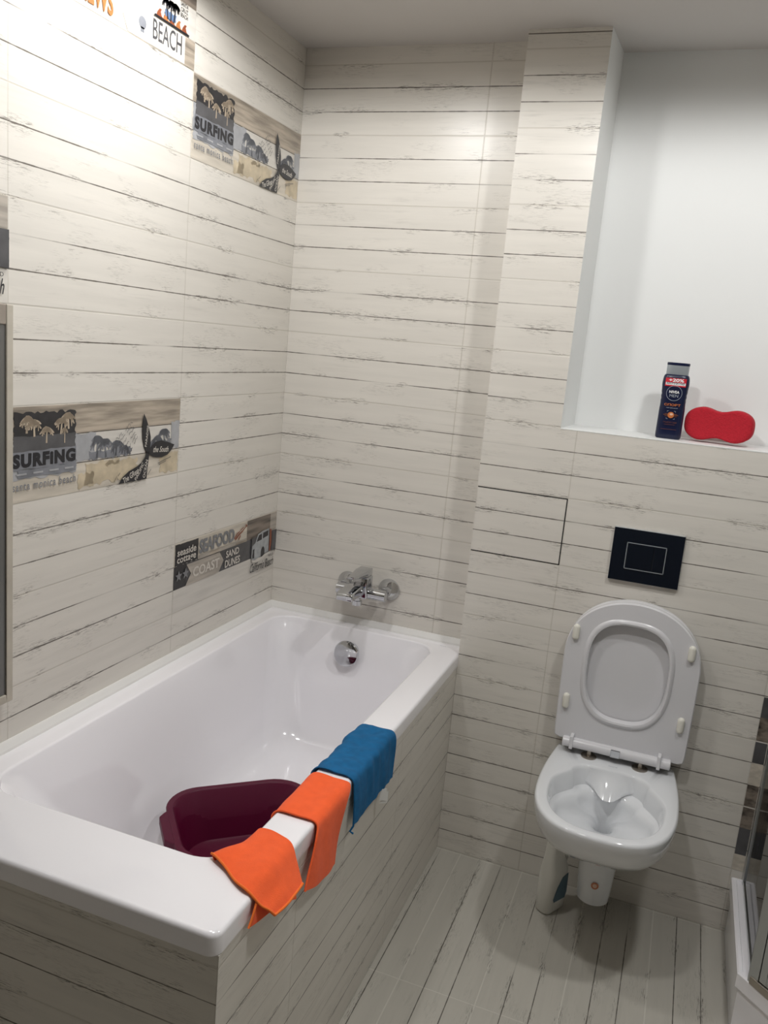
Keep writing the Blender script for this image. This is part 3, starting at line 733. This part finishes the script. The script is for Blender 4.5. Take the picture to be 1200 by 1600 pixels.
# water deflector at the back of the bowl
b = MB(); ns, nt_ = 40, 8; F = []; Bk = []
for i in range(ns + 1):
    x = -.128 + .256 * i / ns; u = abs(x) / .128
    yb = -.204 - .030 * max(0, (u - .6) / .4) ** 2
    nose = .047 * math.exp(-abs(x / .037) ** 2.6) + .010 * (1 - u ** 4)
    zb_ = ZR - .056 - .010 * math.exp(-abs(x / .036) ** 2.6) + .010 * math.exp(-((abs(x) - .075) / .03) ** 2)
    F.append([(TX + x, yb - .0012 - nose * (t / nt_) ** 1.25, ZR - .006 + (zb_ - ZR + .006) * t / nt_) for t in range(nt_ + 1)] + [(TX + x, yb - nose * .80, zb_ - .006), (TX + x, yb + .006, zb_ - .003), (TX + x, yb + .008, ZR - .012)])
b.loft(F, True, True); b.build('splash_guide', M['ceramic'], wc, smooth=60)
# lid and seat, raised against the wall
def VL(hwb, hw, s, f, y, z0, e=2.1, rb=.012): return [(TX + .003 + a, y, d) for a, d in dshape(hwb, hw, z0, s, f, e, rb, NT)]
b = MB(); z0 = .498
b.loft([VL(.180, .183, .765, .936, DW - .006, z0 + .004), VL(.184, .187, .765, .941, DW - .010, z0), VL(.184, .187, .765, .941, DW - .026, z0), VL(.182, .185, .765, .938, DW - .030, z0 + .003)], True, True)
b.build('lid', M['plastic'], wc, smooth=35)
b = MB(); yf = DW - .052
hole = lambda i, y: [(TX - .004 + a, y, d) for a, d in dshape(.060 - i * .6, .1135 - i, .580 + i, .745, .879 - i, 2.15, .05, NT)]
hole = lambda i, y: [(TX - .003 + .1145 * k[0] * (1 - i / .1145), y, .7295 + .145 * k[1] * (1 - i / .145)) for k in HK]
HK = []
for j in range(360):
    t = math.radians(j); ex = 2 / 2.75
    c, s_ = math.cos(t - math.pi / 2), math.sin(t - math.pi / 2)
    w = 1.0 - .06 * (1 - s_) * .5
    HK.append((math.copysign(abs(c) ** ex, c) * w, math.copysign(abs(s_) ** ex, s_)))
HK = resample(HK, NT)
b.loft([VL(.184, .187, .765, .941, DW - .033, z0), VL(.184, .187, .765, .941, yf + .004, z0), VL(.181, .184, .765, .937, yf, z0 + .003),
        hole(-.016, yf), hole(-.012, yf - .0045), hole(-.006, yf - .006), hole(-.001, yf - .004), hole(0, yf + .002), hole(.001, DW - .033)], ring=True)
seat = b.build('seat', M['plastic'], wc, smooth=35)
for x, z in ((-.160, .829), (.156, .829), (-.162, .617), (.158, .617)):
    b = MB(); n = 14; lp = []
    def cap(r, y): return [(TX + .003 + x + r * math.sin(t), y, z + (.0135 if math.cos(t) > 0 else -.0135) + r * math.cos(t)) for t in [2 * math.pi * (i + .5) / 24 for i in range(24)]]
    b.loft([cap(.0095, yf + .001), cap(.0095, yf - .006), cap(.0075, yf - .0095), cap(.003, yf - .0112)], False, True)
    b.build('bumper', M['rubber'], seat, smooth=60)
by, bz = DW - .062, .497
b = MB(); b.lathe((TX - .152, by, bz), (1, 0, 0), [(0, .0125), (.002, .0150), (.302, .0150), (.304, .0125)], 28)
bar = b.build('hinge_bar', M['plastic'], wc, smooth=35)
for x in (-.126, .120):
    b = MB(); b.box(TX + x - .005, TX + x + .005, by - .0170, by + .012, bz - .016, bz + .024); b.build('hinge_arm', M['plastic'], bar, bevel=.002)
b = MB(); b.box(TX - .013, TX + .013, by - .0165, by - .010, bz - .011, bz + .011); b.build('hinge_badge', M['chrome'], bar, bevel=.001)
for x in (-.072, .072):
    b = MB(); b.lathe((TX + x, -.150, ZR - .0005), (0, 0, 1), [(0, .0225), (.004, .022), (.006, .017), (.006, .007), (.022, .006)], 32); b.cyl((TX + x, -.150, ZR + .018), (TX + x, by, bz), .005)
    b.build('hinge_washer', M['brass'], wc, smooth=35)
pr = Print(lambda s, t, l: (TX - .012 + s, -.176 - t, ZR + .0004)); pr.put('maker_mark', [fit_text('nord', 0, 0, .024, .006, bold=.02)], M['grey_print'], wc)
sy = lambda x: -.274 - .0010 + 0.0
def stk(s, t, l):
    x = s; yy = -.22 - (.060) * (max(0, 1 - (abs(x) / .0505) ** 2)) ** .5
    return (TX + s, yy - .0022 - l, .148 - t)
pr = Print(stk); st_ = pr.put('sticker', [ringshape(.004, 0, .006, .0105, 26)], M['sticker'], wc); pr.put('sticker_print', [disc(.004, 0, .006), ], M['sticker_in'], wc)

# flush plate
fp = thing('flush_plate', (1.208, DW, 1.066), 'black glass flush plate with silver edged buttons above the toilet', 'flush plate')
b = MB(); b.box(1.1145, 1.3065, DW - .010, DW, 0.990, 1.1435); b.build('rim', M['steel'], fp, bevel=.0012)
b = MB(); b.box(1.1155, 1.3055, DW - .0125, DW - .0095, 0.991, 1.1425); b.build('glass_face', M['black_glass'], fp, bevel=.0006)
b = MB(); fx0, fx1, fz0, fz1 = 1.1545, 1.2625, 1.0275, 1.1045; yb_ = DW - .0125; w_ = .0022
b.box(fx0, fx1, yb_ - .002, yb_, fz0, fz0 + w_); b.box(fx0, fx1, yb_ - .002, yb_, fz1 - w_, fz1); b.box(fx0, fx0 + w_, yb_ - .002, yb_, fz0, fz1); b.box(fx1 - w_, fx1, yb_ - .002, yb_, fz0, fz1)
b.build('button_frame', M['silver'], fp)
b = MB(); b.box(fx0 + .003, 1.2285, yb_ - .0025, yb_, fz0 + .003, fz1 - .003); b.build('button', M['black_glass'], fp, bevel=.0008)
b = MB(); b.box(1.2295, fx1 - .003, yb_ - .0025, yb_, fz0 + .003, fz1 - .003); b.build('button', M['black_glass'], fp, bevel=.0008)

# white jug standing behind the toilet
jc = Vector((1.094, -.222, 0)); ja = math.radians(62)
jug = thing('cleaner_jug', (jc.x, jc.y, 0.0), 'white plastic cleaner jug with blue label standing left of the toilet base', 'jug')
ju = Vector((math.cos(ja), math.sin(ja), 0)); jv = Vector((-math.sin(ja), math.cos(ja), 0))
b = MB()
def JL(hu, hv, z, off=0): return [tuple(jc + ju * (x + off) + jv * y + Vector((0, 0, z))) for x, y in rr(-hu, hu, -hv, hv, min(hu, hv) * .75, 6)]
b.loft([JL(.040, .022, .001), JL(.045, .026, .008), JL(.046, .027, .11), JL(.044, .026, .135), JL(.034, .020, .170, -.008), JL(.029, .018, .195, -.010), JL(.026, .017, .215, -.012), JL(.016, .015, .232, -.016), JL(.014, .014, .245, -.018)], True, True)
b.build('body', M['jug'], jug, smooth=50)
b = MB(); b.tube([tuple(jc + ju * a + Vector((0, 0, z))) for a, z in ((.040, .130), (.050, .150), (.050, .180), (.040, .205), (.016, .218))], .009); b.build('handle', M['jug'], jug, smooth=60)
b = MB(); o_ = jc + ju * -.018; b.lathe((o_.x, o_.y, .243), (0, 0, 1), [(0, .016), (.024, .015), (.026, .012)], 24); b.build('cap', M['jug'], jug, smooth=40)
b = MB()
P_ = [tuple(jc + ju * a + jv * -.0277 + Vector((0, 0, z))) for a, z in ((-.026, .050), (-.022, .040), (.030, .038), (.036, .055), (.034, .118), (.008, .112), (-.012, .085))]
b.add(P_ + [tuple(Vector(p) - jv * .0006) for p in P_], [tuple(range(7))[::-1], tuple(range(7, 14))] + [(i, (i + 1) % 7, 7 + (i + 1) % 7, 7 + i) for i in range(7)])
b.build('label', M['jug_label'], jug)

# ------------------------------------------------------------------ things on the niche ledge
LT = LZ + .0012
gx, gy = 1.2155, -.012
gel = thing('shower_gel_bottle', (gx, gy, LT), 'navy shower gel bottle with silver cap and red sticker on the white ledge', 'bottle')
def se(a, bq, z, n=52, e=3.4):
    out = []
    for i in range(n):
        t = 2 * math.pi * i / n; c, s_ = math.cos(t), math.sin(t)
        out.append((gx + math.copysign(abs(c) ** (2 / e), c) * a, gy + math.copysign(abs(s_) ** (2 / e), s_) * bq, z + LT))
    return out
b = MB(); lp = [se(.031, .017, 0), se(.0345, .0195, .004)]
for i in range(26):
    z = .012 + .155 * i / 25; a = .0348 + .0022 * math.exp(-((z - .150) / .022) ** 2)
    if .085 < z < .150: a -= .0011 * (1 - math.cos((z - .085) / .0108 * 2 * math.pi)) * .5
    lp.append(se(a - .001 * (z / .16), .0205, z))
lp += [se(.0340, .0195, .172), se(.0318, .018, .1765), se(.0290, .0165, .178)]
b.loft(lp, True, True); b.build('body', M['navy'], gel, smooth=40)
b = MB(); b.loft([se(.0292, .0165, .1778), se(.0296, .0170, .180), se(.0298, .0170, .203), se(.0290, .0165, .2035)], True, True); cap_ = b.build('cap', M['silver'], gel, smooth=40)
b = MB(); b.loft([se(.0298, .0172, .2030), se(.0305, .0176, .2050), se(.0303, .0175, .2095), se(.0290, .0165, .2105)], True, True); b.build('flip_top', M['navy'], cap_, smooth=40)
def gm(s, t, l):
    a = .0352; u = min(.999, abs(s) / a); y = gy - .0206 * (1 - u ** 3.4) ** (1 / 3.4)
    return (gx + s, y - .0003 - l, LT + t)
def up(items): return [([(x, y) for x, y in v], f) for v, f in items]
def tx(t, cx, cz, w, h, **k):
    v, f = fit_text(t, cx - w / 2, -cz - h / 2, cx + w / 2, -cz + h / 2, **k); return ([(a, -c) for a, c in v], f)
def grid_rect(x0, z0, x1, z1, n=12): return ([(x0 + (x1 - x0) * i / n, z) for z in (z0, z1) for i in range(n + 1)], [(i, i + 1, n + 2 + i, n + 1 + i) for i in range(n)])
pr = Print(gm)
pr.put('sticker', [grid_rect(-.0275, .1455, .0275, .1680)], M['red_print'], gel)
pr.put('sticker_band', [grid_rect(-.0260, .1490, .0262, .1560)], M['white_print'], gel)
pr.put('lettering', [tx('+20%', 0.001, .1625, .040, .009, bold=.03)], M['white_print'], gel)
pr.put('lettering', [tx('БЕСПЛАТНО', 0, .1540, .048, .0055, bold=.02, shear=.2)], M['navy'], gel)
pr.put('emblem_ring', [ringshape(0, .127, .0200, .0209)], M['grey_print'], gel)
pr.put('lettering', [tx('NIVEA', 0, .1305, .027, .0075, bold=.03)], M['white_print'], gel)
pr.put('lettering', [tx('MEN', 0, .1200, .023, .0075, bold=-.004)], M['grey_print'], gel)
pr.put('lettering', [tx('СПОРТ', 0, .0950, .043, .0065, bold=.02)], M['orange_print'], gel)
pr.put('lettering', [tx('гель для душа', 0, .0860, .030, .0030)], M['grey_print'], gel)
pr.put('emblem_rays', [grid_rect(-.020, .0660, .020, .0680, 10), grid_rect(-.016, .0690, .016, .0705, 10), grid_rect(-.016, .0625, .016, .0640, 10)], M['dim_orange'], gel)
pr.put('emblem_disc', [disc(0, .067, .0085)], M['orange_print'], gel)
pr.put('emblem_disc', [disc(0.001, .069, .0045, 20, .003)], M['sticker_in'], gel)
pr.put('emblem_corner', [stroke([(sx * .011, .067 + sz * .008), (sx * .011, .067 + sz * .011), (sx * .007, .067 + sz * .011)], .0008) for sx in (-1, 1) for sz in (-1, 1)], M['grey_print'], gel)
pr.put('lettering', [tx('ЭНЕРГИЯ', 0, .0465, .036, .0045), tx('минералы', 0, .040, .028, .0028), grid_rect(-.022, .0268, .020, .0277)], M['dim_orange'], gel)

# peanut-shaped sponge
SX, SY, SZ = 1.3455, 0.006, LT + .0515
b = MB(); a_ = math.radians(-9); sr = math.radians(0.0)
def outline(k, off):
    out = []
    for i in range(72):
        t = 2 * math.pi * i / 72; c, s_ = math.cos(t), math.sin(t)
        x = .0905 * math.copysign(abs(c) ** .80, c)
        h = .0500 - .0140 * math.exp(-(x / .034) ** 2) + .0015 * math.exp(-((x + .055) / .03) ** 2)
        z = h * math.copysign(abs(s_) ** .72, s_)
        x, z = x * k, z * k * (1.0)
        y = off
        X = x * math.cos(a_) - y * math.sin(a_); Y = x * math.sin(a_) + y * math.cos(a_)
        out.append((SX + X, SY + Y, SZ + z))
    return out
hs = .027
b.loft([outline(.80, -hs), outline(.93, -hs), outline(.975, -hs + .003), outline(1.0, -hs + .010), outline(1.0, hs - .010), outline(.975, hs - .003), outline(.93, hs), outline(.8, hs)], True, True)
sp_ = b.build('bath_sponge', M['sponge'], smooth=70); tag(sp_, 'red peanut-shaped bath sponge standing on the white ledge', 'sponge')

# ------------------------------------------------------------------ shower in the right corner
TZ = .178
tray = thing('shower_tray', (2.0, -.45, 0.0), 'white five-sided shower tray on the floor in the right corner', 'shower tray')
def pent(i, z):
    x0, y1, yc, xc_, y0, x1 = 1.578 + i, DW - .001 - i, -.505 + i * .41, 1.915 + i * .41, -.842 + i, XR - .001 - i
    pts = [(x0, y1), (x0, yc), (xc_, y0), (x1, y0), (x1, y1)]
    return [(x, y, z) for x, y in pts]
b = MB()
b.loft([pent(0.008, .001), pent(0.008, TZ - .042), pent(0, TZ - .040), pent(0, TZ - .004), pent(.004, TZ), pent(.012, TZ), pent(.014, TZ - .004), pent(.050, TZ - .004), pent(.054, TZ - .008), pent(.085, TZ - .075), pent(.12, TZ - .082)], True, True)
b.build('tray_body', M['acrylic'], tray, smooth=30)

enc = thing('shower_enclosure', (1.61, -.30, TZ), 'clear glass shower enclosure with aluminium profiles on the white tray', 'shower enclosure')
GT = 1.95
gxp = 1.6125; zb0 = TZ - .003
b = MB(); b.box(gxp - .007, gxp + .013, DW - .028, DW - .001, zb0, GT); b.build('wall_profile', M['steel'], enc, bevel=.001)
b = MB(); b.box(gxp - .003, gxp + .003, -.505, DW - .020, zb0 + .012, GT); b.build('side_glass', M['glass'], enc)
b = MB(); b.box(gxp - .006, gxp + .006, -.512, DW - .028, zb0, zb0 + .013); b.build('bottom_rail', M['steel'], enc, bevel=.001)
dx = .7071; ln = .455
p0 = Vector((gxp, -.520, 0)); dr = Vector((dx, -dx, 0)); nn = Vector((-dx, -dx, 0))
def bar3(bm, a, c, z0, z1, h):      # box along the diagonal
    A_, B_ = p0 + dr * a, p0 + dr * c
    v = [A_ + nn * h, B_ + nn * h, B_ - nn * h, A_ - nn * h]
    bm.loft([[(q.x, q.y, z0) for q in v], [(q.x, q.y, z1) for q in v]], True, True)
b = MB(); bar3(b, -.008, .020, zb0, GT, .012); b.build('corner_profile', M['steel'], enc, bevel=.002)
b = MB(); bar3(b, .022, .040, zb0 + .022, GT, .010); bar3(b, .022, ln, zb0 + .022, zb0 + .046, .009); bar3(b, ln - .02, ln, zb0 + .022, GT, .010); dfr = b.build('door_frame', M['steel'], enc)
b = MB(); bar3(b, .040, ln - .02, zb0 + .046, GT, .003); b.build('door_glass', M['glass'], enc)
b = MB(); bar3(b, 0.0, ln, zb0, zb0 + .020, .016); b.build('door_rail', M['brass'], enc, bevel=.002)
b = MB(); b.box(gxp + .335, XR - .01, -.845 + .032, -.845 + .038, zb0 + .012, GT); b.build('front_glass', M['glass'], enc)
b = MB(); b.box(gxp + .325, XR - .01, -.820, -.800, zb0, zb0 + .013); b.build('bottom_rail', M['steel'], enc, bevel=.001)
b = MB(); b.box(gxp - .008, gxp + .010, -.512, DW - .002, GT, GT + .025); bar3(b, 0, ln, GT, GT + .025, .010); b.build('top_rail', M['steel'], enc)

# ------------------------------------------------------------------ ceiling downlights
LIGHTS = [(0.31, -0.91, 23, 'left ceiling downlight above the bathtub'), (0.85, -1.33, 34, 'middle ceiling downlight between bathtub and toilet'), (1.60, -0.91, 35, 'right ceiling downlight by the shower')]
for x, y, P, lb in LIGHTS:
    t = thing('downlight', (x, y, CEIL), lb, 'ceiling light', 'recessed downlights')
    b = MB(); n = 40
    b.loft([[(x + r * math.cos(2 * math.pi * i / n), y + r * math.sin(2 * math.pi * i / n), z) for i in range(n)] for r, z in ((.046, CEIL - .0005), (.045, CEIL - .005), (.034, CEIL - .007), (.031, CEIL - .003), (.031, CEIL - .0005))])
    b.build('trim_ring', M['steel'], t, smooth=40)
    b = MB(); b.lathe((x, y, CEIL - .0005), (0, 0, -1), [(0, .0305), (.002, .0305)], 32); b.build('lamp_lens', M['lens'], t)
    ld = bpy.data.lights.new('downlight_lamp', 'SPOT'); ld.energy = P; ld.color = (1.0, 0.995, 0.985)
    ld.shadow_soft_size = .065; ld.spot_size = math.radians(176); ld.spot_blend = 0.21
    lo = bpy.data.objects.new('downlight_lamp', ld); COL.objects.link(lo); lo.parent = t; lo.location = (0, 0, -.012)

# ------------------------------------------------------------------ world, camera, colour management
w = bpy.data.worlds.new('world'); scn.world = w; w.use_nodes = True
w.node_tree.nodes['Background'].inputs[0].default_value = (0.5, 0.52, 0.55, 1); w.node_tree.nodes['Background'].inputs[1].default_value = 0.05
cd = bpy.data.cameras.new('camera'); cam = bpy.data.objects.new('camera', cd); COL.objects.link(cam)
cam.location = (1.2746, -2.5142, 1.5929); cam.rotation_mode = 'XYZ'; cam.rotation_euler = (1.3713, -0.0889, 0.3576)
cd.sensor_fit = 'VERTICAL'; cd.sensor_height = 36.0; cd.lens = 36.0 * 1311.8 / 1600; cd.clip_start = 0.02
scn.camera = cam
vs = scn.view_settings; vs.view_transform = 'Standard'; vs.look = 'None'; vs.gamma = 1.0; vs.exposure = 0.18
try: vs.use_curve_mapping = False
except Exception: pass
